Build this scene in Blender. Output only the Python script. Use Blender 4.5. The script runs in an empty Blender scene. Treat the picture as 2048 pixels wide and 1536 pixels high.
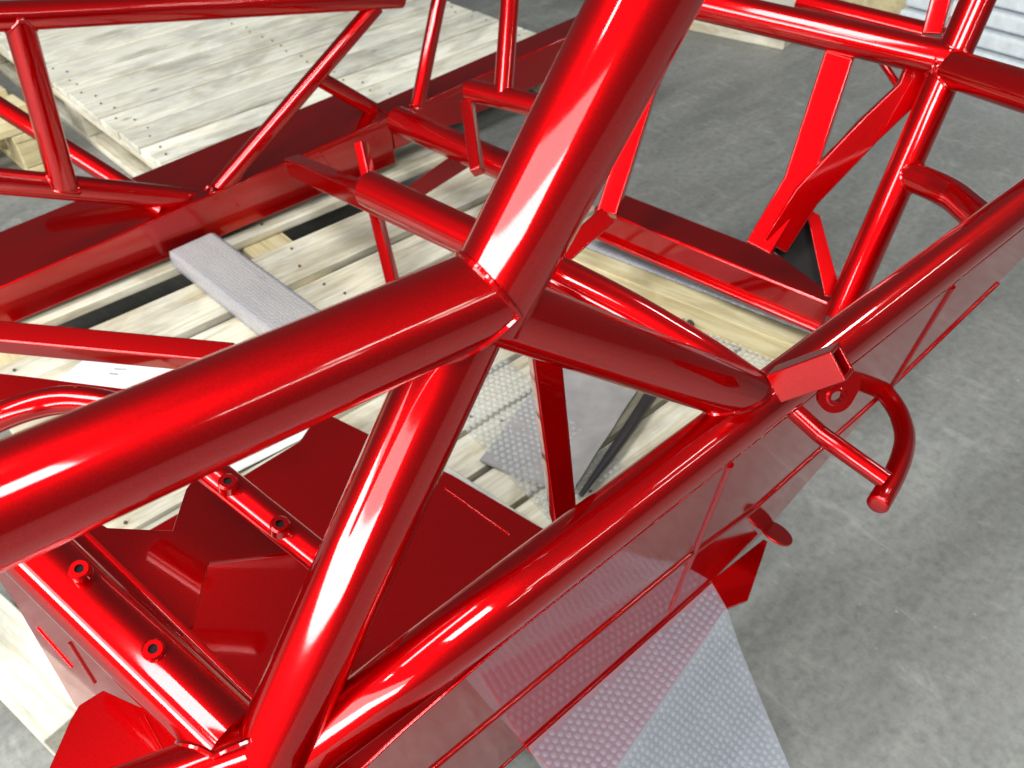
import bpy, bmesh, math, random
from mathutils import Vector, Matrix, noise
random.seed(7)
S = bpy.context.scene
COL = S.collection

# ------------------------------------------------------------------ camera
CAM = Vector((0, 0, 1.15))
FPX = 1650.0
RX = Vector((0.754, -0.656, -0.021)); RD = Vector((-0.457, -0.502, -0.734)); RF = Vector((0.471, 0.563, -0.679))
RF.normalize(); RX = (RX - RF * RX.dot(RF)).normalized(); RD = RF.cross(RX).normalized()
cd = bpy.data.cameras.new('camera'); cam = bpy.data.objects.new('camera', cd); COL.objects.link(cam)
m = Matrix((RX, -RD, -RF)).transposed().to_4x4(); m.translation = CAM
cam.matrix_world = m
cd.sensor_width = 36; cd.lens = 36 * FPX / 2048; cd.clip_start = 0.02; cd.clip_end = 200
cd.dof.use_dof = True; cd.dof.focus_distance = 0.72; cd.dof.aperture_fstop = 10.5
S.camera = cam

# ------------------------------------------------------------------ light of the hall
W = bpy.data.worlds.new('World'); S.world = W; W.use_nodes = True
bg = W.node_tree.nodes['Background']; bg.inputs[0].default_value = (0.86, 0.95, 0.95, 1); bg.inputs[1].default_value = 0.085
def area(name, loc, target, sx, sy, power, col=(1, 1, 1)):
    l = bpy.data.lights.new(name, 'AREA'); l.shape = 'RECTANGLE'; l.size = sx; l.size_y = sy; l.energy = power; l.color = col
    o = bpy.data.objects.new(name, l); COL.objects.link(o); o.location = loc
    d = Vector(target) - Vector(loc); o.rotation_euler = d.to_track_quat('-Z', 'Y').to_euler()
    return o
# roof light running across the hall behind the camera, the open hall door beyond it, a small roof light and rows of tube lamps
area('roof_light', (-1.9, 1.3, 4.5), (-1.9, 1.3, 0), 3.2, 1.0, 165, (0.98, 1.0, 1.0))
area('roof_light', (-1.1, -1.45, 4.5), (-1.1, -1.45, 0), 1.8, 1.3, 165, (0.98, 1.0, 1.0))
area('roof_light', (-4.5, 1.0, 4.5), (-4.5, 1.0, 0), 0.6, 0.45, 24, (0.98, 1.0, 1.0))
area('window_band_light', (-6.0, -0.8, 2.65), (0.0, -0.8, 2.0), 9.0, 1.1, 560, (1.0, 1.0, 0.98))
area('window_band_light', (-6.0, -0.8, 3.75), (0.0, -0.8, 2.6), 9.0, 1.0, 130, (1.0, 1.0, 0.98))
area('roof_light', (5.0, 0.05, 4.5), (5.0, 0.05, 0), 0.7, 0.6, 40, (1.0, 1.0, 1.0))
for (x, y, rz) in ((6.5, -1.85, 0.25), (3.9, -2.2, 0.3), (4.4, -4.4, 0.0), (3.2, -5.2, 0.0), (2.0, -4.1, 0.0), (1.2, -5.4, 0.0)):
    o = area('tube_lamp', (x, y, 4.4), (x, y, 0), 1.3, 0.13, 20, (1.0, 0.95, 0.86)); o.rotation_euler.z = rz
S.view_settings.view_transform = 'Standard'; S.view_settings.look = 'None'
S.view_settings.exposure = 0.0; S.view_settings.gamma = 1.0
S.render.engine = 'CYCLES'
S.cycles.max_bounces = 10; S.cycles.transparent_max_bounces = 16; S.cycles.caustics_reflective = False

# ------------------------------------------------------------------ measuring helpers (pixel of the photograph -> point of the place)
def ray(px, py):
    return RX * ((px - 1024) / FPX) + RD * ((py - 768) / FPX) + RF
def Z(px, py, z): r = ray(px, py); return CAM + r * ((z - CAM.z) / r.z)
def Y(px, py, y): r = ray(px, py); return CAM + r * (y / r.y)
def X(px, py, x): r = ray(px, py); return CAM + r * (x / r.x)
def D(px, py, d): return CAM + ray(px, py) * d
PN = Vector((0, -0.465, -0.0835)).normalized(); PP = Vector((0, 0.2475, 0.615))
def P(px, py): r = ray(px, py); return CAM + r * ((PP - CAM).dot(PN) / r.dot(PN))
V = Vector

# ------------------------------------------------------------------ materials
def mat(name):
    mm = bpy.data.materials.new(name); mm.use_nodes = True
    return mm, mm.node_tree.nodes, mm.node_tree.links, mm.node_tree.nodes['Principled BSDF']
def noise_node(n, l, scale, detail=6, rough=0.6, vec=None, dist=0.0):
    t = n.new('ShaderNodeTexNoise'); t.inputs['Scale'].default_value = scale; t.inputs['Detail'].default_value = detail
    t.inputs['Roughness'].default_value = rough; t.inputs['Distortion'].default_value = dist
    if vec is not None: l.new(vec, t.inputs['Vector'])
    return t
def ramp(n, l, src, stops):
    r = n.new('ShaderNodeValToRGB'); e = r.color_ramp.elements
    while len(e) < len(stops): e.new(0.5)
    for el, (p, c) in zip(e, stops): el.position = p; el.color = (*c, 1) if len(c) == 3 else c
    l.new(src, r.inputs[0]); return r
def mixc(n, l, fac, a, b, mode='MIX'):
    x = n.new('ShaderNodeMix'); x.data_type = 'RGBA'; x.blend_type = mode
    for s, v in ((x.inputs[0], fac), (x.inputs[6], a), (x.inputs[7], b)):
        if hasattr(v, 'links'): l.new(v, s)
        elif isinstance(v, (int, float)): s.default_value = v
        else: s.default_value = (*v, 1)
    return x.outputs[2]
def mapping(n, l, scale, coord='Object', rnd=False):
    tc = n.new('ShaderNodeTexCoord'); mp = n.new('ShaderNodeMapping'); mp.inputs['Scale'].default_value = scale
    l.new(tc.outputs[coord], mp.inputs['Vector'])
    if rnd:
        oi = n.new('ShaderNodeObjectInfo'); ml = n.new('ShaderNodeMath'); ml.operation = 'MULTIPLY'; ml.inputs[1].default_value = 40
        l.new(oi.outputs['Random'], ml.inputs[0]); cb = n.new('ShaderNodeCombineXYZ')
        for k in range(3): l.new(ml.outputs[0], cb.inputs[k])
        l.new(cb.outputs[0], mp.inputs['Location'])
    return mp.outputs[0]
def bump(n, l, src, strength, dist, target):
    b = n.new('ShaderNodeBump'); b.inputs['Strength'].default_value = strength; b.inputs['Distance'].default_value = dist
    l.new(src, b.inputs['Height']); l.new(b.outputs[0], target); return b

def make_red():
    mm, n, l, b = mat('red_candy_powder_coat')
    v = mapping(n, l, (1, 1, 1))
    fl = noise_node(n, l, 900, 2, 0.5, v)
    c = ramp(n, l, fl.outputs[0], [(0.3, (0.50, 0.0002, 0.0015)), (0.7, (0.68, 0.0004, 0.0025))])
    l.new(c.outputs[0], b.inputs['Base Color'])
    b.inputs['Metallic'].default_value = 0.92; b.inputs['Specular Tint'].default_value = (0.75, 0.01, 0.02, 1)
    b.inputs['Roughness'].default_value = 0.42
    b.inputs['Coat Weight'].default_value = 1.0; b.inputs['Coat Roughness'].default_value = 0.055; b.inputs['Coat IOR'].default_value = 1.62
    cr = noise_node(n, l, 14, 4, 0.6, v); cm = n.new('ShaderNodeMapRange'); cm.inputs['To Min'].default_value = 0.035; cm.inputs['To Max'].default_value = 0.085
    l.new(cr.outputs[0], cm.inputs[0]); l.new(cm.outputs[0], b.inputs['Coat Roughness'])
    op = noise_node(n, l, 120, 2, 0.5, v)
    bump(n, l, op.outputs[0], 0.010, 0.001, b.inputs['Coat Normal'])
    return mm
RED = make_red()

def make_concrete():
    mm, n, l, b = mat('worn_grey_concrete')
    v = mapping(n, l, (1, 1, 1)); vs = mapping(n, l, (0.5, 1.9, 1))
    big = noise_node(n, l, 1.3, 5, 0.6, vs, 0.4); mid = noise_node(n, l, 7, 8, 0.68, vs, 0.6); fine = noise_node(n, l, 60, 6, 0.7, v)
    c1 = ramp(n, l, mid.outputs[0], [(0.25, (0.205, 0.207, 0.20)), (0.5, (0.250, 0.253, 0.244)), (0.75, (0.315, 0.316, 0.300))])
    c2 = ramp(n, l, big.outputs[0], [(0.3, (0.74, 0.75, 0.74)), (0.62, (1, 1, 0.98))])
    c3 = ramp(n, l, fine.outputs[0], [(0.34, (0.74, 0.74, 0.74)), (0.5, (1.0, 1.0, 1.0)), (0.68, (1.22, 1.22, 1.20))])
    c = mixc(n, l, 1.0, c1.outputs[0], c2.outputs[0], 'MULTIPLY'); c = mixc(n, l, 0.8, c, c3.outputs[0], 'MULTIPLY')
    # scuffs and pale spots of grit
    vo = n.new('ShaderNodeTexVoronoi'); vo.inputs['Scale'].default_value = 34; l.new(v, vo.inputs['Vector'])
    sp = ramp(n, l, vo.outputs['Distance'], [(0.05, (1, 1, 1)), (0.11, (0, 0, 0))])
    msk = noise_node(n, l, 5, 3, 0.5, v); mr = ramp(n, l, msk.outputs[0], [(0.55, (0, 0, 0)), (0.65, (0.6, 0.6, 0.6))])
    k = mixc(n, l, 1.0, sp.outputs[0], mr.outputs[0], 'MULTIPLY')
    c = mixc(n, l, k, c, (0.55, 0.55, 0.51))
    vr = mapping(n, l, (13, 4.5, 1))
    sc = noise_node(n, l, 1.5, 9, 0.72, vr, 0.5); sr = ramp(n, l, sc.outputs[0], [(0.54, (0, 0, 0)), (0.74, (0.42, 0.42, 0.42))])
    c = mixc(n, l, sr.outputs[0], c, (0.50, 0.50, 0.47))
    l.new(c, b.inputs['Base Color'])
    rr = ramp(n, l, mid.outputs[0], [(0.3, (0.38,) * 3), (0.7, (0.62,) * 3)]); l.new(rr.outputs[0], b.inputs['Roughness'])
    bump(n, l, fine.outputs[0], 0.25, 0.004, b.inputs['Normal'])
    return mm
CONC = make_concrete()

def make_wood(name, base, light, dark, stain=0.5):
    mm, n, l, b = mat(name)
    v = mapping(n, l, (1.2, 14, 14), rnd=True); v2 = mapping(n, l, (3.0, 6, 6), rnd=True)
    g = noise_node(n, l, 3.5, 8, 0.65, v, 0.8); st = noise_node(n, l, 1.6, 5, 0.62, v2, 0.5); fi = noise_node(n, l, 12, 4, 0.6, v)
    c = ramp(n, l, g.outputs[0], [(0.3, dark), (0.45, base), (0.62, light)])
    s = ramp(n, l, st.outputs[0], [(0.36, (1, 1, 1)), (0.52, (0, 0, 0))])
    sm = n.new('ShaderNodeMath'); sm.operation = 'MULTIPLY'; sm.inputs[1].default_value = stain; l.new(s.outputs[0], sm.inputs[0])
    grey = (base[0] * 0.55, base[1] * 0.58, base[2] * 0.66)
    cc = mixc(n, l, sm.outputs[0], c.outputs[0], grey)
    f2 = ramp(n, l, fi.outputs[0], [(0.3, (0.75, 0.74, 0.72)), (0.55, (1, 1, 1))])
    cc = mixc(n, l, 0.7, cc, f2.outputs[0], 'MULTIPLY')
    kv = n.new('ShaderNodeTexVoronoi'); kv.inputs['Scale'].default_value = 1.0; l.new(mapping(n, l, (4.5, 9, 9), rnd=True), kv.inputs['Vector'])
    kr = ramp(n, l, kv.outputs['Distance'], [(0.03, (0.45, 0.42, 0.38)), (0.09, (1, 1, 1))])
    cc = mixc(n, l, 0.85, cc, kr.outputs[0], 'MULTIPLY')
    big = noise_node(n, l, 1.1, 4, 0.6, v2, 1.2); br = ramp(n, l, big.outputs[0], [(0.36, (0.74, 0.71, 0.64)), (0.52, (1, 1, 1))])
    cc = mixc(n, l, 0.8, cc, br.outputs[0], 'MULTIPLY')
    oi = n.new('ShaderNodeObjectInfo'); hv = n.new('ShaderNodeHueSaturation'); mr = n.new('ShaderNodeMapRange')
    mr.inputs['To Min'].default_value = 0.82; mr.inputs['To Max'].default_value = 1.1
    l.new(oi.outputs['Random'], mr.inputs[0]); l.new(mr.outputs[0], hv.inputs['Value']); l.new(cc, hv.inputs['Color'])
    l.new(hv.outputs[0], b.inputs['Base Color']); b.inputs['Roughness'].default_value = 0.72
    bump(n, l, g.outputs[0], 0.35, 0.003, b.inputs['Normal'])
    return mm
WOOD_PALE = make_wood('weathered_pale_wood', (0.84, 0.81, 0.68), (0.92, 0.90, 0.80), (0.68, 0.64, 0.50), 0.5)
WOOD_YEL = make_wood('fresh_yellow_wood', (0.72, 0.60, 0.33), (0.80, 0.70, 0.44), (0.58, 0.45, 0.24), 0.2)
WOOD_TAN = make_wood('dirty_tan_wood', (0.78, 0.71, 0.54), (0.88, 0.84, 0.71), (0.54, 0.45, 0.31), 0.5)

def make_wrap(name, tint, alpha, bumps=0.0, scale=100):
    mm, n, l, b = mat(name)
    b.inputs['Base Color'].default_value = (*tint, 1); b.inputs['Roughness'].default_value = 0.22
    b.inputs['Specular IOR Level'].default_value = 0.6
    tr = n.new('ShaderNodeBsdfTransparent'); tr.inputs[0].default_value = (0.95, 0.96, 0.97, 1)
    mx = n.new('ShaderNodeMixShader'); mx.inputs[0].default_value = alpha
    l.new(tr.outputs[0], mx.inputs[1]); l.new(b.outputs[0], mx.inputs[2])
    l.new(mx.outputs[0], n['Material Output'].inputs['Surface'])
    v = mapping(n, l, (1, 1, 1))
    if bumps:
        vo = n.new('ShaderNodeTexVoronoi'); vo.inputs['Scale'].default_value = scale; vo.inputs['Randomness'].default_value = 0.45; vo.voronoi_dimensions = '2D'
        l.new(v, vo.inputs['Vector']); r = ramp(n, l, vo.outputs['Distance'], [(0.1, (1, 1, 1)), (0.6, (0, 0, 0))])
        bump(n, l, r.outputs[0], bumps, 0.003, b.inputs['Normal'])
        rr = ramp(n, l, vo.outputs['Distance'], [(0.15, (alpha,) * 3), (0.5, (min(1, alpha * 1.25),) * 3)]); l.new(rr.outputs[0], mx.inputs[0])
    else:
        nz = noise_node(n, l, 18, 4, 0.6, v); bump(n, l, nz.outputs[0], 0.4, 0.004, b.inputs['Normal'])
    return mm
WRAP = make_wrap('clear_bubble_film', (0.66, 0.71, 0.83), 0.34)
WRAPB = make_wrap('bubble_film_dome', (0.74, 0.78, 0.88), 0.20)
WRAP2 = make_wrap('thin_bubble_film', (0.66, 0.66, 0.62), 0.20)
WRAPB2 = make_wrap('thin_bubble_dome', (0.85, 0.85, 0.83), 0.30)
WRAPBAR = make_wrap('bubble_film_tight', (0.44, 0.45, 0.54), 0.5, 0.3, 150)
def plain(name, col, rough=0.5, spec=0.5):
    mm, n, l, b = mat(name)
    v = mapping(n, l, (1, 1, 1)); nz = noise_node(n, l, 25, 5, 0.6, v)
    r = ramp(n, l, nz.outputs[0], [(0.3, tuple(x * 0.85 for x in col)), (0.7, tuple(min(1, x * 1.1) for x in col))])
    l.new(r.outputs[0], b.inputs['Base Color']); b.inputs['Roughness'].default_value = rough
    bump(n, l, nz.outputs[0], 0.15, 0.003, b.inputs['Normal'])
    return mm
FOAM = plain('grey_foam_sheet', (0.36, 0.34, 0.335), 0.6)
EDGE_SHADE = plain('foam_edge_shade', (0.035, 0.033, 0.036), 0.45)  # black that stands for the shade along the foam edge
STRETCH = plain('white_stretch_film', (0.72, 0.77, 0.80), 0.25)
PAPER = plain('white_card', (0.86, 0.86, 0.84), 0.6)
NAIL = plain('rusty_nail', (0.10, 0.075, 0.055), 0.6)
HOLLOW_SHADE = plain('painted_hollow_shade', (0.008, 0.006, 0.006), 0.9)  # black put in for shade inside the boss bores and the rear pocket

# ------------------------------------------------------------------ mesh helpers
def tag(o, label=None, cat=None, group=None, kind=None):
    if label: o['label'] = label
    if cat: o['category'] = cat
    if group: o['group'] = group
    if kind: o['kind'] = kind
    return o
def empty(name, loc, rz=0):
    o = bpy.data.objects.new(name, None); COL.objects.link(o); o.location = loc; o.rotation_euler = (0, 0, rz); o.empty_display_size = 0.05
    return o
def wmat(o):
    mw = Matrix.LocRotScale(o.location, o.rotation_euler, o.scale)
    return o.matrix_parent_inverse.inverted() and (wmat(o.parent) @ o.matrix_parent_inverse @ mw if o.parent else mw)
def link(name, bm, material, parent=None, smooth=True, bevel=0.0, seg=2):
    """mesh given in world coordinates; the object's origin goes to the middle of the mesh"""
    bmesh.ops.recalc_face_normals(bm, faces=bm.faces)
    c = Vector(); 
    for v in bm.verts: c += v.co
    c /= max(1, len(bm.verts))
    for v in bm.verts: v.co -= c
    me = bpy.data.meshes.new(name); bm.to_mesh(me); bm.free()
    me.materials.append(material)
    if smooth:
        for p in me.polygons: p.use_smooth = True
    o = bpy.data.objects.new(name, me); COL.objects.link(o); o.location = c
    if parent is not None:
        o.parent = parent; o.matrix_parent_inverse = wmat(parent).inverted()
    if bevel:
        b = o.modifiers.new('edge', 'BEVEL'); b.width = bevel; b.segments = seg; b.limit_method = 'ANGLE'; b.angle_limit = math.radians(35)
        w = o.modifiers.new('wn', 'WEIGHTED_NORMAL')
    elif smooth:
        try: me.set_sharp_from_angle(angle=math.radians(40))
        except Exception: pass
    return o
def fillet(pts, rad, n=8):
    """round the corners of a polyline"""
    out = [pts[0]]
    for i in range(1, len(pts) - 1):
        a, b, c = pts[i - 1], pts[i], pts[i + 1]
        t = min(rad, (a - b).length * 0.48, (c - b).length * 0.48)
        p, q = b + (a - b).normalized() * t, b + (c - b).normalized() * t
        for k in range(n + 1):
            s = k / n; out.append(p * (1 - s) ** 2 + b * 2 * s * (1 - s) + q * s * s)
    out.append(pts[-1]); return out
def frames(pts):
    fs = []; t = (pts[1] - pts[0]).normalized()
    u = t.cross(V((0, 0, 1))); u = u.normalized() if u.length > 1e-4 else V((1, 0, 0))
    for i, p in enumerate(pts):
        t2 = ((pts[i + 1] if i < len(pts) - 1 else p) - (pts[i - 1] if i else p)).normalized()
        u = (u - t2 * u.dot(t2)).normalized(); fs.append((p, u, t2.cross(u), t2))
    return fs
def sweep(bm, pts, rads, seg=32, caps=True):
    if not isinstance(rads, (list, tuple)): rads = [rads] * len(pts)
    rings = []
    for (p, u, w, t), r in zip(frames(pts), rads):
        rings.append([bm.verts.new(p + u * (r * math.cos(a)) + w * (r * math.sin(a))) for a in (2 * math.pi * k / seg for k in range(seg))])
    for a, b in zip(rings, rings[1:]):
        for k in range(seg): bm.faces.new((a[k], a[(k + 1) % seg], b[(k + 1) % seg], b[k]))
    if caps: bm.faces.new(rings[0][::-1]); bm.faces.new(rings[-1])
    return rings
def tube(name, pts, r, parent, bend=0.0, seg=36):
    pts = [V(p) for p in pts]
    if len(pts) > 2 and bend: pts = fillet(pts, bend)
    # denser rings so that shading and reflections stay smooth
    q = [pts[0]]
    for a, b in zip(pts, pts[1:]):
        k = max(1, int((b - a).length / 0.12))
        for i in range(1, k + 1): q.append(a.lerp(b, i / k))
    bm = bmesh.new(); sweep(bm, q, r, seg)
    o = link(name, bm, RED, parent); o['_'] = 0; del o['_']
    return o
def hollow(name, a, b, r, ri, parent, material=None, seg=32):
    """open pipe with a wall"""
    bm = bmesh.new(); t = (b - a).normalized(); u = t.orthogonal().normalized(); w = t.cross(u)
    def ring(p, rr): return [bm.verts.new(p + u * (rr * math.cos(2 * math.pi * k / seg)) + w * (rr * math.sin(2 * math.pi * k / seg))) for k in range(seg)]
    ch = (r - ri) * 0.35; L = (b - a).length
    rs = [ring(a, ri), ring(a, r - ch), ring(a + t * ch, r), ring(b - t * ch, r), ring(b, r - ch), ring(b, ri)]
    rs.append(rs[0])
    for p, q in zip(rs, rs[1:]):
        for k in range(seg): bm.faces.new((p[k], p[(k + 1) % seg], q[(k + 1) % seg], q[k]))
    return link(name, bm, material or RED, parent)
def boxbar(name, pts, w, h, parent, up=None, material=None, bevel=0.003):
    """rectangular bar through points; h measured along 'up'"""
    pts = [V(p) for p in pts]; bm = bmesh.new(); rings = []
    upv = V(up) if up is not None else V((0, 0, 1))
    n = len(pts)
    for i, p in enumerate(pts):
        d1 = (pts[min(i + 1, n - 1)] - p); d0 = (p - pts[max(i - 1, 0)])
        t = ((d1.normalized() if d1.length else V()) + (d0.normalized() if d0.length else V())).normalized()
        s = t.cross(upv).normalized(); uu = s.cross(t).normalized()
        rings.append([bm.verts.new(p + s * (sx * w / 2) + uu * (sy * h / 2)) for sx, sy in ((-1, -1), (1, -1), (1, 1), (-1, 1))])
    for a, b in zip(rings, rings[1:]):
        for k in range(4): bm.faces.new((a[k], a[(k + 1) % 4], b[(k + 1) % 4], b[k]))
    bm.faces.new(rings[0][::-1]); bm.faces.new(rings[-1])
    return link(name, bm, material or RED, parent, True, bevel)
def plate(name, pts, th, parent, material=None, bevel=0.001, direction=None):
    """flat sheet from its outline, thickness away from the given side"""
    pts = [V(p) for p in pts]; bm = bmesh.new()
    vs = [bm.verts.new(p) for p in pts]; f = bm.faces.new(vs); bm.normal_update(); nn = f.normal.copy()
    if direction and nn.dot(V(direction)) < 0: nn = -nn
    g = bmesh.ops.extrude_face_region(bm, geom=[f])
    for e in g['geom']:
        if isinstance(e, bmesh.types.BMVert): e.co -= nn * th
    return link(name, bm, material or RED, parent, True, bevel)
def weld(parent, a0, a1, ra, b0, b1, rb, size=0.0032):
    """bead where tube b (running from b0 at the joint towards b1) meets tube a"""
    a0, a1, b0, b1 = map(V, (a0, a1, b0, b1)); ta = (a1 - a0).normalized(); tb = (b1 - b0).normalized()
    u = tb.orthogonal().normalized(); w = tb.cross(u); pts = []; N = 120
    for k in range(N):
        an = 2 * math.pi * k / N; o = b0 + (u * math.cos(an) + w * math.sin(an)) * rb
        q = (o - a0) - ta * (o - a0).dot(ta); e = tb - ta * tb.dot(ta)
        A = e.dot(e); B = 2 * q.dot(e); C = q.dot(q) - ra * ra; disc = B * B - 4 * A * C
        s = (-B + math.sqrt(disc)) / (2 * A) if disc > 0 and A > 1e-5 else -B / (2 * max(A, 1e-5))
        s = max(-0.12, min(0.12, s)); pts.append(o + tb * s)
    bm = bmesh.new(); seg = 8; rings = []
    for k, p in enumerate(pts):
        t = (pts[(k + 1) % N] - pts[k - 1]).normalized(); uu = t.cross(tb); uu = uu.normalized() if uu.length > 1e-4 else u; ww = t.cross(uu)
        r = size * (0.74 + 0.09 * abs(math.sin(k * 1.05)) + 0.03 * random.random())
        rings.append([bm.verts.new(p + uu * (r * math.cos(2 * math.pi * j / seg)) + ww * (r * math.sin(2 * math.pi * j / seg))) for j in range(seg)])
    for k in range(N):
        a, b = rings[k], rings[(k + 1) % N]
        for j in range(seg): bm.faces.new((a[j], a[(j + 1) % seg], b[(j + 1) % seg], b[j]))
    return link('weld_bead', bm, RED, parent)
def boss(parent, c, axis, r=0.0115, ri=0.0048, h=0.012):
    axis = V(axis).normalized()
    o = hollow('mounting_boss', c - axis * h, c + axis * h * 0.35, r, ri, parent)
    bm = bmesh.new(); sweep(bm, [c - axis * h * 0.3, c + axis * h * 0.12], ri * 1.02, 16)
    link('hole_shade_plug', bm, HOLLOW_SHADE, o if o.parent.parent is None else parent)  # solid black plug near the bore mouth imitates the shade inside
    return o
def box(bm, lo, hi):
    vs = [bm.verts.new((x, y, z)) for x in (lo[0], hi[0]) for y in (lo[1], hi[1]) for z in (lo[2], hi[2])]
    for f in ((0, 1, 3, 2), (4, 6, 7, 5), (0, 4, 5, 1), (2, 3, 7, 6), (0, 2, 6, 4), (1, 5, 7, 3)): bm.faces.new([vs[i] for i in f])

# ------------------------------------------------------------------ the floor
bm = bmesh.new(); vs = [bm.verts.new(p) for p in ((-6, -4, 0), (10, -4, 0), (10, 12, 0), (-6, 12, 0))]; bm.faces.new(vs)
fl = link('floor', bm, CONC, None, False); tag(fl, 'worn grey concrete workshop floor with scuffs and pale grit', 'floor', kind='structure')

# ------------------------------------------------------------------ planks and pallets
def plank(name, cx, cy, z0, z1, lx, ly, material, parent, rz=0.0, bevel=0.003):
    """plank whose long side is its local X; given in parent-local coordinates"""
    L, Wd = (lx, ly); bm = bmesh.new(); h = (z1 - z0)
    box(bm, (-L / 2, -Wd / 2, -h / 2), (L / 2, Wd / 2, h / 2))
    for v in bm.verts: v.co += V((random.uniform(-.004, .004) * (abs(L) > .2), random.uniform(-.0015, .0015), 0))
    bmesh.ops.recalc_face_normals(bm, faces=bm.faces)
    me = bpy.data.meshes.new(name); bm.to_mesh(me); bm.free(); me.materials.append(material)
    for p in me.polygons: p.use_smooth = True
    o = bpy.data.objects.new(name, me); COL.objects.link(o); o.location = (cx, cy, (z0 + z1) / 2); o.rotation_euler = (0, 0, rz)
    b = o.modifiers.new('edge', 'BEVEL'); b.width = bevel; b.segments = 2; o.modifiers.new('wn', 'WEIGHTED_NORMAL')
    if parent is not None: o.parent = parent
    return o
H90 = math.pi / 2
def pallet(name, loc, rz, lx, ly, boards, material, label, under=None, zt=0.144):
    """deck boards run along local X; boards = list of (y0, y1)"""
    root = empty(name, loc, rz); under = under or material
    for (y0, y1) in boards:
        dz = random.uniform(-.0015, .0015)
        plank('deck_board', lx / 2 + random.uniform(-.004, .004), (y0 + y1) / 2, zt - .021 + dz, zt + dz, lx, y1 - y0, material, root)
    for fx in (0.052, lx / 2, lx - 0.052):
        plank('stringer_board', fx, ly / 2, zt - .044, zt - .0225, ly, .10, under, root, H90)
        for fy in (0.06, ly / 2, ly - 0.06):
            plank('block', fx, fy, .0235, zt - .0455, .098, .118, under, root)
        plank('base_board', fx, ly / 2, .001, .022, ly, .10, under, root, H90)
    bm = bmesh.new()
    for fx in (0.052, lx / 2, lx - 0.052):
        for (y0, y1) in boards:
            for q in (.25, .75):
                c = V((fx + random.uniform(-.02, .02), y0 + (y1 - y0) * q + random.uniform(-.006, .006), zt + .0012))
                sweep(bm, [c - V((0, 0, .003)), c + V((0, 0, .0012))], .0030, 8)
    for v in bm.verts: v.co = V(loc) + Matrix.Rotation(rz, 3, 'Z') @ v.co
    o = link('nail_heads', bm, NAIL, root); o['kind'] = 'stuff'
    tag(root, label, 'pallet'); return root
yb = []; y = 0.0
while y < 1.7:
    w = random.choice((0.108, 0.116, 0.122)); yb.append((y, y + w)); y += w + random.choice((0.010, 0.014, 0.012))
pallet('wooden_pallet', (0.585, 1.83, 0), math.radians(2.4), 1.31, yb[-1][1], yb, WOOD_PALE,
       'pale weathered pallet with tightly laid deck boards behind the red frame', WOOD_TAN)

# pallet that carries the chassis
def yz(px, py): return Z(px, py, .144).y
edges = [(yz(600, 432), yz(600, 372)), (yz(600, 556), yz(600, 474)), (yz(600, 650), yz(600, 573))]
bl = [tuple(e) for e in edges]
yy = bl[2][0] - 0.014
for w in (0.075, 0.075, 0.074, 0.075, 0.078, 0.075, 0.076, 0.075):
    bl.append((yy - w, yy)); yy -= w + 0.012
CY0 = 0.44
bl = [(a - CY0, b - CY0) for a, b in bl]
pallet('wooden_pallet', (-0.02, CY0, 0), 0, 1.26, 1.20, bl, WOOD_TAN, 'stained pallet with gapped boards under the red chassis', WOOD_YEL)

# yellow pallet, far left
yb2 = [(k * 0.145, k * 0.145 + 0.10) for k in range(6)]
pallet('wooden_pallet', (-0.70, 2.50, 0), math.radians(3), 1.15, 0.95, yb2, WOOD_YEL, 'yellow new-wood pallet at the left edge behind the red tubes', None)

# ------------------------------------------------------------------ supports on the pallet
def solo_plank(name, a, b, w, z0, z1, material, label, cat='plank'):
    a, b = V(a), V(b); d = b - a; rz = math.atan2(d.y, d.x); c = (a + b) / 2
    o = plank(name, c.x, c.y, z0, z1, V((d.x, d.y, 0)).length, w, material, None, rz); return tag(o, label, cat)
solo_plank('timber_beam', (1.005, 1.06, 0), (1.118, 0.52, 0), 0.05, 0.1465, 0.2, WOOD_YEL, 'pale yellow timber beam lying across the pallet under the rear cross member', 'timber')
solo_plank('timber_beam', (0.455, 0.74, 0), (0.51, 0.40, 0), 0.036, 0.1465, 0.18, WOOD_PALE, 'narrow pale batten along the edge of the red floor pan', 'timber')

def wrapped_bar(a, b, w, z0, z1, label):
    root = empty('wrapped_timber', (a + b) / 2); root.location.z = z0
    d = b - a; rz = math.atan2(d.y, d.x); L = d.length
    t = plank('timber_core', 0, 0, 0.004, z1 - z0 - .005, L, w - .010, WOOD_YEL, root, rz)
    s = plank('bubble_wrap_sleeve', 0, 0, 0.0, z1 - z0, L + .004, w, WRAPBAR, root, rz, 0.012)
    tag(root, label, 'timber'); return root
wrapped_bar(V((0.452, 1.60, 0)), V((0.492, 1.00, 0)), 0.110, 0.1465, 0.194, 'bubble-wrapped timber bar lying across the pallet boards left of the big tube')
wrapped_bar(V((1.064, 1.06, 0)), V((1.178, 0.50, 0)), 0.062, 0.1465, 0.207, 'bubble-wrapped batten directly under the rear cross member')

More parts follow.
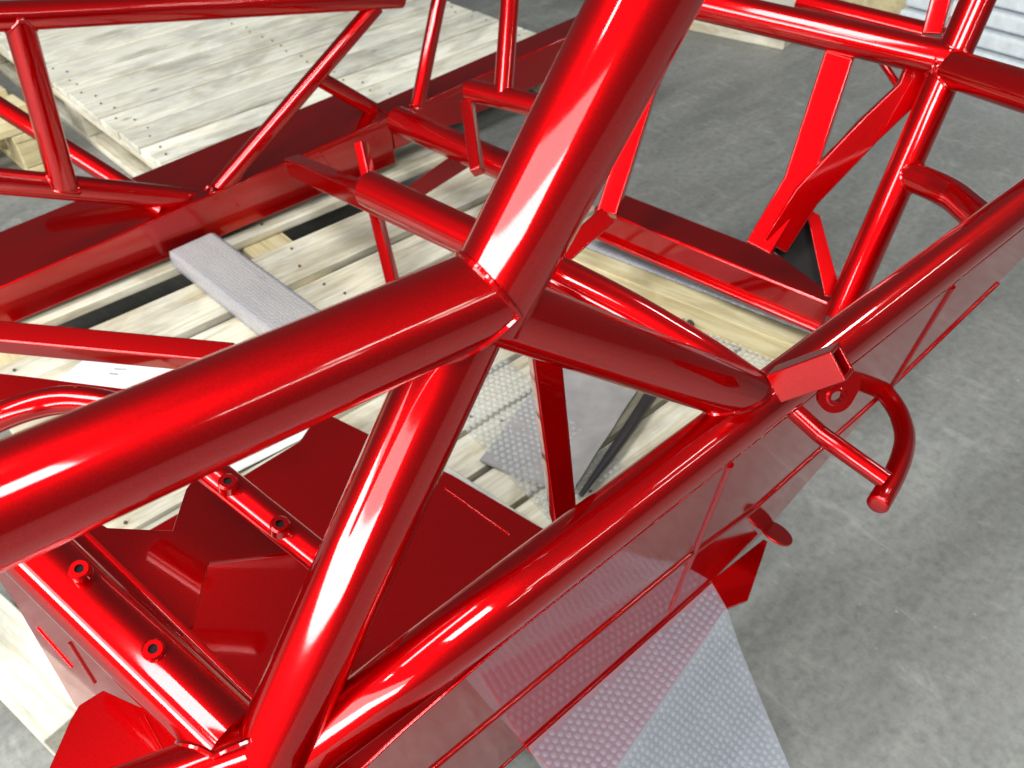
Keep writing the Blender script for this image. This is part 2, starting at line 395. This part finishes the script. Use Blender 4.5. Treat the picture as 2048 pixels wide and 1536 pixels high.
# grey foam sheet, edge turned up; black roll stands for its shade
root = empty('foam_sheet', V((0.85, 0.70, 0.147)))
bm = bmesh.new(); A, B = Z(1392, 600, .16), Z(1150, 990, .16); dirn = (B - A).normalized(); sd = V((-dirn.y, dirn.x, 0)); 
if sd.y < 0: sd = -sd
NX, NY = 24, 8; grid = []
for i in range(NX + 1):
    row = []
    for j in range(NY + 1):
        p = A.lerp(B, i / NX) + sd * (0.17 * j / NY); lift = max(0, 1 - j / 3.0) ** 2 * 0.03 * (0.4 + 0.6 * i / NX)
        row.append(bm.verts.new((p.x, p.y, .1475 + lift + 0.002 * math.sin(i * 1.3 + j))))
    grid.append(row)
for i in range(NX):
    for j in range(NY): bm.faces.new((grid[i][j], grid[i + 1][j], grid[i + 1][j + 1], grid[i][j + 1]))
g = bmesh.ops.extrude_face_region(bm, geom=list(bm.faces))
for e in g['geom']:
    if isinstance(e, bmesh.types.BMVert): e.co.z += 0.005
link('sheet', bm, FOAM, root)
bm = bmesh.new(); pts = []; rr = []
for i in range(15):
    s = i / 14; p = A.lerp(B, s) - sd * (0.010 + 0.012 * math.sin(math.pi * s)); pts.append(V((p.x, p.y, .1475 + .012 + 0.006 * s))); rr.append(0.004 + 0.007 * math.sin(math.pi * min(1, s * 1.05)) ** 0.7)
sweep(bm, pts, rr, 14); link('edge_shade_roll', bm, EDGE_SHADE, root)  # dark roll put where shade lies beside the raised edge
tag(root, 'grey foam sheet with turned edge and added dark shade strip on the pallet below the frame', 'foam sheet')

# bubble wrap: film + domes
def bubble_sheet(name, pts_fn, nu, nv, su, sv, pitch, label, dome=0.0042, spots=None, film=None, domes=None):
    """pts_fn(u,v) -> point on the sheet (u,v in metres)"""
    root = empty(name, pts_fn(su / 2, sv / 2))
    bm = bmesh.new(); g = [[bm.verts.new(pts_fn(su * i / nu, sv * j / nv)) for j in range(nv + 1)] for i in range(nu + 1)]
    for i in range(nu):
        for j in range(nv): bm.faces.new((g[i][j], g[i + 1][j], g[i + 1][j + 1], g[i][j + 1]))
    link('film', bm, film or WRAP, root)
    bm = bmesh.new(); row = 0; v = pitch * .5
    prof = ((0.0, 1.0), (0.35, 0.96), (0.62, 0.82), (0.80, 0.58), (0.90, 0.24), (0.93, 0.0))
    if spots is None:
        spots = []
        while v < sv - pitch * .4:
            u = pitch * (.5 if row % 2 else 1.0)
            while u < su - pitch * .4:
                p = pts_fn(u, v); e = 1e-3; n = (pts_fn(u + e, v) - p).cross(pts_fn(u, v + e) - p).normalized()
                spots.append((p, n if n.z > 0 else -n)); u += pitch
            v += pitch * .866; row += 1
    for p, n in spots:
        t = n.orthogonal().normalized(); w = n.cross(t); hh = dome * random.uniform(.7, 1.05); R = pitch * .44
        ox, oy = random.uniform(-.1, .1), random.uniform(-.1, .1)
        top = bm.verts.new(p + n * (hh + .0003) + t * (ox * R * .6) + w * (oy * R * .6)); prev = None
        for pr, ph in prof[1:]:
            ring = [bm.verts.new(p + n * (ph * hh + .0003) + (t * (math.cos(k * math.pi / 4) + ox * ph * .6) + w * (math.sin(k * math.pi / 4) + oy * ph * .6)) * (pr * R)) for k in range(8)]
            for k in range(8):
                if prev is None: bm.faces.new((top, ring[k], ring[(k + 1) % 8]))
                else: bm.faces.new((prev[k], ring[k], ring[(k + 1) % 8], prev[(k + 1) % 8]))
            prev = ring
    o = link('bubbles', bm, domes or WRAPB, root); o['kind'] = 'stuff'
    tag(root, label, 'bubble wrap'); return root
# sheet A: over the flange beside the panel, down to the floor
EA = [Z(1424, 1166, .158), Z(1455, 1219, .157), Z(1482, 1299, .10), Z(1529, 1416, .035), Z(1580, 1536, .007), Z(1660, 1720, .007)]
FD = (Z(1235, 1545, .157) - EA[1]); FD.z = 0; FD.normalize()
LA = [0.0]
for p, q in zip(EA, EA[1:]): LA.append(LA[-1] + (q - p).length)
def sheetA(u, v):
    # u away from the right-hand edge, v from the panel outward
    v = max(0.0, min(v, LA[-1] - 1e-5)); k = max(i for i in range(len(LA) - 1) if LA[i] <= v); f = (v - LA[k]) / (LA[k + 1] - LA[k])
    p = EA[k].lerp(EA[k + 1], f); w = min(1.0, v / LA[1])
    d = V((-1, 0, 0)).lerp(FD, w).normalized(); p = p + d * u
    p.z += 0.003 * noise.noise(V((p.x * 7, p.y * 7, 3))) * min(1, max(0, (v - LA[1]) * 20))
    return V((p.x, p.y, max(p.z, 0.004)))
FNR = V((FD.y, -FD.x, 0)); FNR = FNR if FNR.y < 0 else -FNR          # outward from the fold
def latticeA(su, pitch):
    out = []; row = 0; e0 = -(EA[0] - EA[1]).dot(FNR); n_in = int(0.10 / (pitch * .866)); rows = []
    for k in range(1, n_in): rows.append(-k * pitch * .866)
    l = 0.3 * pitch
    while l < LA[-1] - LA[1] - pitch: rows.append(l); l += pitch * .866 / max(.35, abs((EA[3] - EA[1]).normalized().dot(FNR)) + .25)
    for i, l in enumerate(rows):
        if l < 0: start = EA[1] + (EA[0] - EA[1]) * min(1.0, -l / e0); start = start + FNR * (-l * -1 - (start - EA[1]).dot(FNR)) if -l > e0 else start
        else: start = sheetA(0, LA[1] + l)
        u = pitch * (.6 if int(round(l / (pitch * .866))) % 2 else 1.1)
        while u < su:
            p = start + FD * u
            if l < 0:
                if p.y < .321: out.append((V((p.x, p.y, .1582)), V((0, 0, 1))))
            else:
                q = sheetA(u, LA[1] + l); n = (sheetA(u + 1e-3, LA[1] + l) - q).cross(sheetA(u, LA[1] + l + 1e-3) - q).normalized(); out.append((q, n if n.z > 0 else -n))
            u += pitch
    return out
bubble_sheet('bubble_wrap', sheetA, 44, 60, 0.345, LA[-1] - .001, 0.0102, 'clear bubble wrap sheet draped from under the red side panel onto the concrete', .0026, latticeA(0.34, 0.0102))
# sheet B: patch on the pallet beyond the floor pan
def sheetB(u, v):
    x, yy = 0.535 + u + 0.10 * v, 0.56 + v
    return V((x, yy, 0.151 + 0.006 * abs(noise.noise(V((x * 8, yy * 8, 9))))))
bubble_sheet('bubble_wrap', sheetB, 20, 24, 0.165, 0.33, 0.0125, 'small bubble wrap patch on the pallet boards next to the red floor pan', .0032, None, WRAP2, WRAPB2)
# sheet C: patch near the front of the pallet by the rear corner
def sheetC(u, v):
    x, yy = 0.90 + u, 0.44 + v
    return V((x, yy, 0.151 + 0.006 * abs(noise.noise(V((x * 8, yy * 8, 19))))))
bubble_sheet('bubble_wrap', sheetC, 16, 16, 0.24, 0.26, 0.0125, 'bubble wrap patch on the pallet behind the side rail', .0032, None, WRAP2, WRAPB2)

# white cards lying on the boards
root = empty('white_card', Z(240, 750, .147))
plate('card_sheet', [Z(92, 780, .1485), Z(172, 716, .1485), Z(470, 716, .1485), Z(420, 800, .1485)], .0012, root, PAPER, 0, (0, 0, 1))
for (ax, ay), (bx, by) in (((228, 739), (252, 740)), ((218, 748), (236, 750))):
    a_, b_ = Z(ax, ay, .1492), Z(bx, by, .1492); w_ = V((.002, .003, 0))
    plate('printed_mark', [a_, b_, b_ + w_, a_ + w_], .0004, root, FOAM, 0, (0, 0, 1))
tag(root, 'white card sheet with small dark marks lying on boards at left', 'card')
cs = plate('white_card', [Z(425, 968, .1485), Z(600, 880, .1485), Z(680, 800, .1485), Z(520, 800, .1485)], .0012, None, PAPER, 0, (0, 0, 1))
tag(cs, 'bright white card strip showing between big tube and red floor pan', 'card')

# offcut at the lower left
solo_plank('timber_offcut', (-0.20, 1.10, 0), (-0.118, 0.745, 0), 0.085, 0.06, 0.144, WOOD_PALE, 'bright pale timber end at the lower left of the frame', 'timber')
solo_plank('timber_support', (-0.215, 1.10, 0), (-0.135, 0.76, 0), 0.06, 0.001, 0.058, WOOD_TAN, 'timber piece lying on the floor under the pale timber end', 'timber')

# ------------------------------------------------------------------ the chassis
CH = empty('chassis_frame', (0.6, 0.9, 0.15))
tag(CH, 'glossy red powder-coated tubular vehicle chassis standing on wooden pallet', 'vehicle chassis')
r60, r50, r45 = .030, .025, .0225
R0, R1 = V((0.17, 0.27, 0.615)), V((1.42, 0.27, 0.615)); rR = .0242
rail = tube('side_rail', [D(596, 1512, .618), R0, R1], rR, CH, 0.12)
J0 = D(985, 582, .535); T2L = D(0, 1012, .405); T2b = D(900, 616, .522)
T2far = J0 + (T2L - J0) * 1.5
t2 = tube('main_tube', [T2far, J0], r60, CH)
T1top = D(1268, 40, .468); T1far = J0 + (T1top - J0) * 1.6
J0b = J0 - (T1top - J0) * 0.10
t1 = tube('main_tube', [J0b, T1far], r60, CH)
weld(t1, J0b, T1far, r60, J0, T2far, r60, .0032)
N1 = D(535, 1520, .602)
T3top = D(950, 602, .553)
r57 = .0285
t3 = tube('diagonal_tube', [T3top, N1 + (N1 - T3top) * .02], r57, CH)
weld(t3, T2far, J0, r60, T3top, N1, r57)
t6 = tube('main_tube', [D(528, 1500, .600), D(120, 1652, .57)], r50, CH)
R4 = D(1512, 800, .77)
T4a = J0 + (J0b - J0) * .55
t4 = tube('diagonal_tube', [T4a, R4], r50, CH)
weld(t4, R0, R1, rR, R4, T4a, r50)
T5 = [D(1030, 515, .80), D(1250, 625, .80), D(1400, 715, .80), D(1500, 785, .775)]
tube('bent_tube', T5, .0225, CH, 0.10)
# square strut under the diagonal
s0 = D(1085, 680, .66); s1 = Y(1128, 1045, s0.y)
s9 = boxbar('square_strut', [s0, s1], .030, .024, CH, up=(1, -0.55, 0.2))

# side panel: sheet below the rail, with pressed ribs
top0, top1 = V((0.03, .2475, .612)), V((1.30, .2475, .612))
def pan(x, z): return V((x, .2475 + (.615 - z) * (.0835 / .465), z))
outline = [pan(0.20, .595), pan(0.10, .575), pan(0.03, .55), pan(0.03, .15), pan(.632, .15), pan(.744, .157), pan(.829, .272), pan(.915, .381), pan(1.136, .448), pan(1.25, .50), pan(1.30, .595)]
sp = plate('side_panel', outline, .003, CH, direction=(0, -1, 0))
def rib(a, b, r=.0042):
    bm = bmesh.new(); o = PN * -.0008; sweep(bm, [a + o, b + o], r, 12); return link('pressed_rib', bm, RED, sp)
rib(pan(0.04, .416), pan(.488, .394)); rib(pan(.488, .394), pan(.62, .356)); rib(pan(.62, .356), pan(.915, .383)); rib(pan(.915, .383), pan(1.13, .449))
rib(pan(.527, .20), pan(.463, .59)); rib(pan(.91, .382), pan(.86, .59)); rib(pan(.06, .152), pan(.63, .152), .003)
# flange under the panel
plate('panel_flange', [V((0.28, .335, .152)), EA[1] + FD * .325 + V((0, .006, -.005)), EA[1] + V((0, .004, -.005)), Z(1496, 1200, .152), Z(1536, 1082, .152), Z(1527, 1078, .152), V((.632, .3315, .152))], .004, CH, direction=(0, 0, 1))
dc = Z(1551, 1068, .19)
dn = V((.42, -.1, .9)).normalized()
bm = bmesh.new(); sweep(bm, [dc, dc + dn * .004], [.025, .025], 32); link('round_tab', bm, RED, CH, True, .001)
# step handle outside the panel
h0 = P(1640, 868) ; hz = h0.z
h1 = Z(1772, 962, hz - .012)
a0 = P(1768, 782); aend = Z(1756, 1008, hz - .022)
dA, dE = (a0 - CAM).dot(RF), (aend - CAM).dot(RF)
path = [a0, D(1797, 822, dA * .85 + dE * .15), D(1812, 872, dA * .6 + dE * .4), D(1803, 918, dA * .35 + dE * .65), D(1782, 965, dA * .15 + dE * .85), aend]
pth = fillet(path, .03); ed = (pth[-1] - pth[-2]).normalized()
bm = bmesh.new(); sweep(bm, pth + [aend + ed * .0008, aend + ed * .0022, aend + ed * .003], [.0125] * len(pth) + [.0122, .0105, .006], 32); st = link('step_hoop', bm, RED, CH)
st2 = tube('step_bar', [h0 + (h0 - h1) * .1, h1], .0112, CH)
# bracket: open rectangular stub on the rail
b0, b1 = D(1556, 768, .705), D(1686, 722, .662)
bm = bmesh.new(); t = (b1 - b0).normalized(); u = (RX * .55 + RD * .83); u = (u - t * u.dot(t)).normalized(); w = t.cross(u).normalized()
rings = []
for p, s in ((b0, 1), (b1, 1), (b1 - t * .0005, .72), (b1 - t * .035, .70)):
    rings.append([bm.verts.new(p + u * (sx * .0135 * s) + w * (sy * .0115 * s)) for sx, sy in ((-1, -1), (1, -1), (1, 1), (-1, 1))])
for a, b in zip(rings, rings[1:]):
    for k in range(4): bm.faces.new((a[k], a[(k + 1) % 4], b[(k + 1) % 4], b[k]))
bm.faces.new(rings[0][::-1]); bm.faces.new(rings[-1])
br = link('bracket_stub', bm, RED, CH, True, .0012)
lc = D(1673, 793, .690); ln = V((-.577, -.71, .40)).normalized()
lu = (D(1690, 752, .69) - lc); lu = (lu - ln * lu.dot(ln)).normalized(); lw = ln.cross(lu)
bm = bmesh.new(); out = []; inn = []
NL = 40
for k in range(NL):
    an = 2 * math.pi * k / NL; c, s = math.cos(an), math.sin(an); R = .0150
    q = lu * (c * R) + lw * (s * R)
    if c > 0: q = lu * (max(c * R, 0) + .010 * min(1, c * 3)) + lw * (max(-1, min(1, s)) * R)
    out.append(lc + q); inn.append(lc + lu * (c * .0055) + lw * (s * .0055))
lay = []
for off in (0, -.006):
    lay.append(([bm.verts.new(p + ln * off) for p in out], [bm.verts.new(p + ln * off) for p in inn]))
for k in range(NL):
    j = (k + 1) % NL
    bm.faces.new((lay[0][0][k], lay[0][0][j], lay[0][1][j], lay[0][1][k])); bm.faces.new((lay[1][0][j], lay[1][0][k], lay[1][1][k], lay[1][1][j]))
    bm.faces.new((lay[0][0][j], lay[0][0][k], lay[1][0][k], lay[1][0][j])); bm.faces.new((lay[0][1][k], lay[0][1][j], lay[1][1][j], lay[1][1][k]))
lug = link('bracket_lug', bm, RED, br)
hollow('lug_washer', lc + ln * .0018, lc - ln * .001, .0088, .0052, br)

# front: two cross tubes with bosses and the notched plate between them
T7a, T7b = D(30, 1063, .70), D(470, 1482, .60)
t7 = tube('cross_tube', [T7a, T7b], .0265, CH)
weld(t7, D(120, 1652, .57), D(528, 1500, .60), r50, T7b, T7a, .0265)
upn = (CAM - D(230, 1220, .62)).normalized()
def on7(px, py, d):
    return D(px, py, d)
for px, py, d in ((160, 1140, .645), (307, 1300, .612)):
    boss(t7, D(px, py, d), (upn + V((0, 0, 1))) * .5, .0085, .0036, .010)
T8a, T8b = D(330, 868, .745), D(700, 1165, .70)
t8 = tube('cross_tube', [T8a, T8b], .0135, CH)
for px, py, d in ((456, 966, .708), (560, 1051, .695)):
    boss(t8, D(px, py, d), V((.1, -.25, 1)), .0085, .0036, .010)
# plane through both tubes, a little lower
pa, pb, pc = D(120, 1130, .70), D(450, 1440, .635), D(520, 1040, .80)
pn = (pb - pa).cross(pc - pa).normalized()
def W7(px, py): r = ray(px, py); return CAM + r * ((pa - CAM).dot(pn) / r.dot(pn))
plate('notched_web_plate', [W7(140, 1010), W7(215, 1055), W7(345, 1061), W7(372, 978), W7(425, 905), W7(592, 1104), W7(417, 1124), W7(386, 1252), W7(330, 1290), W7(60, 1040)], .005, CH, direction=(0, 0, 1))
boxbar('web_lip', [W7(150, 1045), W7(520, 1408)], .006, .004, CH, bevel=.001)
# floor pan
plate('floor_pan', [Z(1085, 1056, .2), Z(905, 950, .2), Z(640, 820, .2), Z(600, 882, .2), Z(480, 955, .2), V((-.02, .905, .2)), V((0.0, .36, .2)), V((.50, .36, .2))], .003, CH, direction=(0, 0, 1))
fp = CH.children[-1] if False else None
boxbar('pan_bead', [Z(890, 975, .2005), Z(1020, 1068, .2005)], .004, .003, CH, bevel=.001)
# sloping nose sheet in front of the first cross tube
nz = .21
n_out = [D(20, 1060, .745), D(480, 1500, .645), Z(300, 1540, nz), Z(150, 1412, nz), Z(30, 1205, nz), Z(-60, 1080, nz)]
def NS(px, py):
    a, b, c = n_out[0], n_out[1], n_out[3]; nn = (b - a).cross(c - a).normalized(); r = ray(px, py); return CAM + r * ((a - CAM).dot(nn) / r.dot(nn))
ns = plate('nose_sheet', [n_out[0], n_out[1], NS(330, 1560), NS(150, 1412), NS(30, 1205), NS(-60, 1080)], .003, CH, direction=(0, 0, 1))
for (ax, ay), (bx, by) in (((75, 1255), (145, 1335)), ((140, 1285), (190, 1365))):
    bm = bmesh.new(); sweep(bm, [NS(ax, ay), NS(bx, by)], .0022, 10); link('slot_bead', bm, RED, ns)
plate('arch_sheet', [Z(60, 1640, .45), Z(98, 1536, .45), Z(140, 1440, .45), Z(158, 1410, .45), Z(206, 1380, .45), Z(245, 1398, .45), Z(290, 1418, .45), Z(520, 1560, .45), Z(500, 1700, .45)], .004, CH, direction=(0, 0, 1))
boxbar('arch_bead', [Z(283, 1432, .4515), Z(322, 1505, .4515)], .005, .004, CH, bevel=.001)

# far side: sill box, rail, uprights, diagonals (one vertical plane)
YS = 1.62
sl = [Y(-120, 640, YS), V((1.45, YS, .315))]
def sill_box(name, x0, x1, z0a, z0b, z1a, z1b, depth):
    bm = bmesh.new(); vs = [bm.verts.new(p) for p in (
        (x0, YS, z0a), (x1, YS, z0b), (x1, YS, z1b), (x0, YS, z1a), (x0, YS + depth, z0a), (x1, YS + depth, z0b), (x1, YS + depth, z1b), (x0, YS + depth, z1a))]
    for f in ((0, 1, 2, 3), (7, 6, 5, 4), (0, 3, 7, 4), (1, 5, 6, 2), (3, 2, 6, 7), (0, 4, 5, 1)): bm.faces.new([vs[i] for i in f])
    return link(name, bm, RED, CH, True, .004)
sill_box('sill_box', -0.25, 1.00, .15, .165, .218, .288, .205)
sill_box('sill_extension', 1.002, 1.9, .20, .24, .288, .345, .085)
for x0, x1 in ((0.80, 0.97), (1.06, 1.28)):
    z = .26 + (x0 - .7) * .05
    plate('gusset_plate', [V((x0, YS - .002, z)), V((x1, YS - .002, z + .012)), V((x1 - .05, YS - .002, z - .075)), V((x0 + .03, YS - .002, z - .06))], .004, CH, direction=(0, -1, 0))
lr0, lr1 = Y(-60, 36, YS), Y(800, -6, YS)
lr = tube('side_rail', [lr0, lr1], .0235, CH)
u0a, u0b = Y(36, 40, YS), Y(128, 372, YS)
u0 = tube('upright_tube', [u0a, u0b], .024, CH); weld(u0, lr0, lr1, .0235, u0a, u0b, .024)
l0, l1 = Y(-60, 356, YS), Y(432, 404, YS + .05)
lt = tube('lower_tube', [l0, l1], .0245, CH); weld(lt, l0, l1, .0245, u0b, u0a, .024)
d1a, d1b = Y(752, 12, YS), Y(437, 378, YS)
d1 = tube('diagonal_tube', [d1a, d1b], .0185, CH); weld(d1, V((0, YS, .262)), V((1, YS, .28)), .01, d1b, d1a, .0185)
u1 = tube('upright_tube', [Y(886, -40, YS), Y(836, 208, YS)], .0175, CH); weld(u1, V((0.9, YS, .285)), V((1.4, YS, .30)), .01, Y(836, 208, YS), Y(886, -40, YS), .0175)
u2b = Z(1006, 196, .33); tube('upright_tube', [D(1022, -30, 1.52), D(1006, 192, 1.50)], .0175, CH)
tube('link_tube', [D(-30, 194, 1.80), D(330, 423, 1.74)], .020, CH)
tube('link_tube', [D(635, 155, 1.85), D(745, 218, 2.0)], .018, CH)
tube('link_tube', [D(940, 180, 1.55), D(1090, 215, 1.45)], .020, CH)
# seat mounting members reaching in from the far sill
boxbar('seat_bar', [Z(588, 330, .29), Z(760, 405, .39), Z(960, 495, .41)], .036, .040, CH)
T11a, T11b = Z(738, 378, .44), Z(990, 498, .44)
tube('seat_tube', [T11a, T11b], .031, CH)
T12a, T12b = Z(795, 240, .345), Z(1060, 355, .345)
tube('seat_tube', [T12a, T12b], .030, CH)
plate('flat_gusset', [Z(812, 378, .30), Z(940, 285, .30), Z(945, 330, .26), Z(835, 400, .26)], .004, CH, direction=(0, -1, 0.3))
boxbar('square_strut', [D(722, 285, 1.60), D(748, 410, 1.60), D(792, 590, 1.52)], .026, .02, CH, up=(0.6, -1, .3))
boxbar('square_strut', [D(935, 205, 1.56), D(955, 345, 1.50)], .024, .022, CH, up=(0.6, -1, .3))
# front left square bar and bent tube seen past the big tube
boxbar('square_bar', [D(-60, 668, 1.12), D(470, 718, 1.12)], .034, .032, CH, up=(.2, -.5, .85))
tube('bent_tube', [D(-60, 860, .98), D(45, 815, .98), D(130, 797, .99), D(210, 806, .99), D(330, 850, .99)], .0175, CH, .06)
plate('front_bracket_plate', [D(-40, 742, 1.05), D(50, 752, 1.06), D(255, 778, 1.09), D(240, 800, 1.07), D(50, 800, 1.04), D(-40, 830, 1.02)], .004, CH, direction=(0, -.5, 1))

# rear: cross member, hoop, seat-back bars
B1a, B1b = Z(1209, 424, .265), Z(1672, 614, .265)
boxbar('cross_member', [B1a, B1b], .082, .062, CH, bevel=.006)
bd = (B1b - B1a).normalized(); bs = V((-bd.y, bd.x, 0)); bs = bs if bs.x < 0 else -bs
boxbar('cross_member_lip', [B1a + bs * .046 + V((0, 0, -.026)), B1b + bs * .046 + V((0, 0, -.026))], .014, .010, CH, bevel=.003)
V1a, V1b = D(1676, 640, 1.30), D(1975, -45, 1.19)
v1 = tube('hoop_tube', [V1a, V1b], .0245, CH)
H1b, H1a = D(1898, 122, 1.215), D(1330, -8, 1.42)
h1t = tube('hoop_tube', [H1a, H1b], .0255, CH); weld(h1t, V1a, V1b, .0245, H1b, H1a, .0255)
H3b = D(2120, 205, 1.06)
h3 = tube('hoop_tube', [D(1905, 138, 1.205), H3b], .026, CH); weld(h3, V1a, V1b, .0245, D(1905, 138, 1.205), H3b, .026)
H4 = [D(1812, 348, 1.245), D(1900, 385, 1.19), D(1975, 450, 1.09)]
h4 = tube('bent_tube', H4, .0215, CH, .05); weld(h4, V1a, V1b, .0245, H4[0], H4[1], .0215)
tube('hoop_tube', [D(1600, 5, 1.50), D(1905, 82, 1.35)], .019, CH)
boxbar('seat_back_bar', [D(1865, 75, 1.32), D(1895, -40, 1.30)], .045, .030, CH, up=(.5, -.6, .6))
boxbar('seat_back_bar', [D(1378, -30, 1.45), D(1290, 190, 1.46), D(1214, 430, 1.45)], .036, .026, CH, up=(-.56, -.36, .74))
boxbar('seat_back_bar', [D(1692, 75, 1.30), D(1597, 365, 1.34), D(1518, 498, 1.37)], .046, .028, CH, up=(-.76, -.27, .585))
boxbar('seat_back_bar', [D(1850, 110, 1.25), D(1820, 182, 1.27), D(1735, 262, 1.29), D(1612, 392, 1.33), D(1548, 492, 1.36)], .044, .018, CH, up=(CAM - D(1700, 320, 1.3)).normalized() + V((0, -.1, -.36)))
tube('thin_rod', [D(1738, 85, 1.36), D(1812, 195, 1.33)], .006, CH)
plate('gusset_plate', [D(1612, 415, 1.36), D(1640, 430, 1.36), D(1684, 592, 1.32), D(1650, 592, 1.33)], .004, CH, direction=(-.5, -.5, .7))
plate('gusset_plate', [D(1545, 500, 1.385), D(1615, 425, 1.385), D(1665, 590, 1.365)], .003, CH, material=HOLLOW_SHADE, direction=(-.5, -.5, .7))  # black sheet stands for the unlit inside of the box section
boxbar('flat_brace', [D(1118, 516, 1.40), D(1215, 430, 1.43)], .034, .010, CH, up=(-.4, -.6, .7))

# ------------------------------------------------------------------ things far behind
root = empty('stacked_timber', Z(1480, 50, 0))
a, b = Z(1375, 60, 0), Z(1562, 100, 0); dd = (b - a); rz = math.atan2(dd.y, dd.x); cc = (a + b) / 2
root.location = (cc.x, cc.y, 0); root.rotation_euler = (0, 0, rz)
plank('bearer', -.22, 0.045, .0, .10, dd.length + .45, .09, WOOD_TAN, root)
plank('top_board', -.30, 0.08, .101, .122, dd.length + .60, .20, WOOD_PALE, root)
tag(root, 'rough timber bearer with grey board on top at the upper edge behind the frame', 'timber')
root = empty('wrapped_stack', V((3.6, 1.2, 0)))
c = Z(2000, 60, .15)
for k in range(4):
    bm = bmesh.new(); o = V((c.x + .35, c.y - .08, 0)); box(bm, (o.x - .32 + .02 * k, o.y - .55, .002 + k * .06), (o.x + .5, o.y + .45, .056 + k * .06)); link('wrapped_layer', bm, STRETCH, root, True, .012)
tag(root, 'white film-wrapped stack on the floor at the upper right corner', 'wrapped goods')
root = empty('yellow_crate', Z(1790, 10, 0)); c = Z(1765, 40, 0)
bm = bmesh.new(); box(bm, (c.x + .05, c.y - .35, .001), (c.x + .55, c.y + .25, .16)); link('crate_body', bm, WOOD_YEL, root, True, .006)
bm = bmesh.new(); box(bm, (c.x + .03, c.y - .38, .162), (c.x + .57, c.y - .05, .30)); link('film_bundle', bm, STRETCH, root, True, .03)
tag(root, 'yellowish wooden box with white wrapped bundle behind the rear hoop', 'crate')
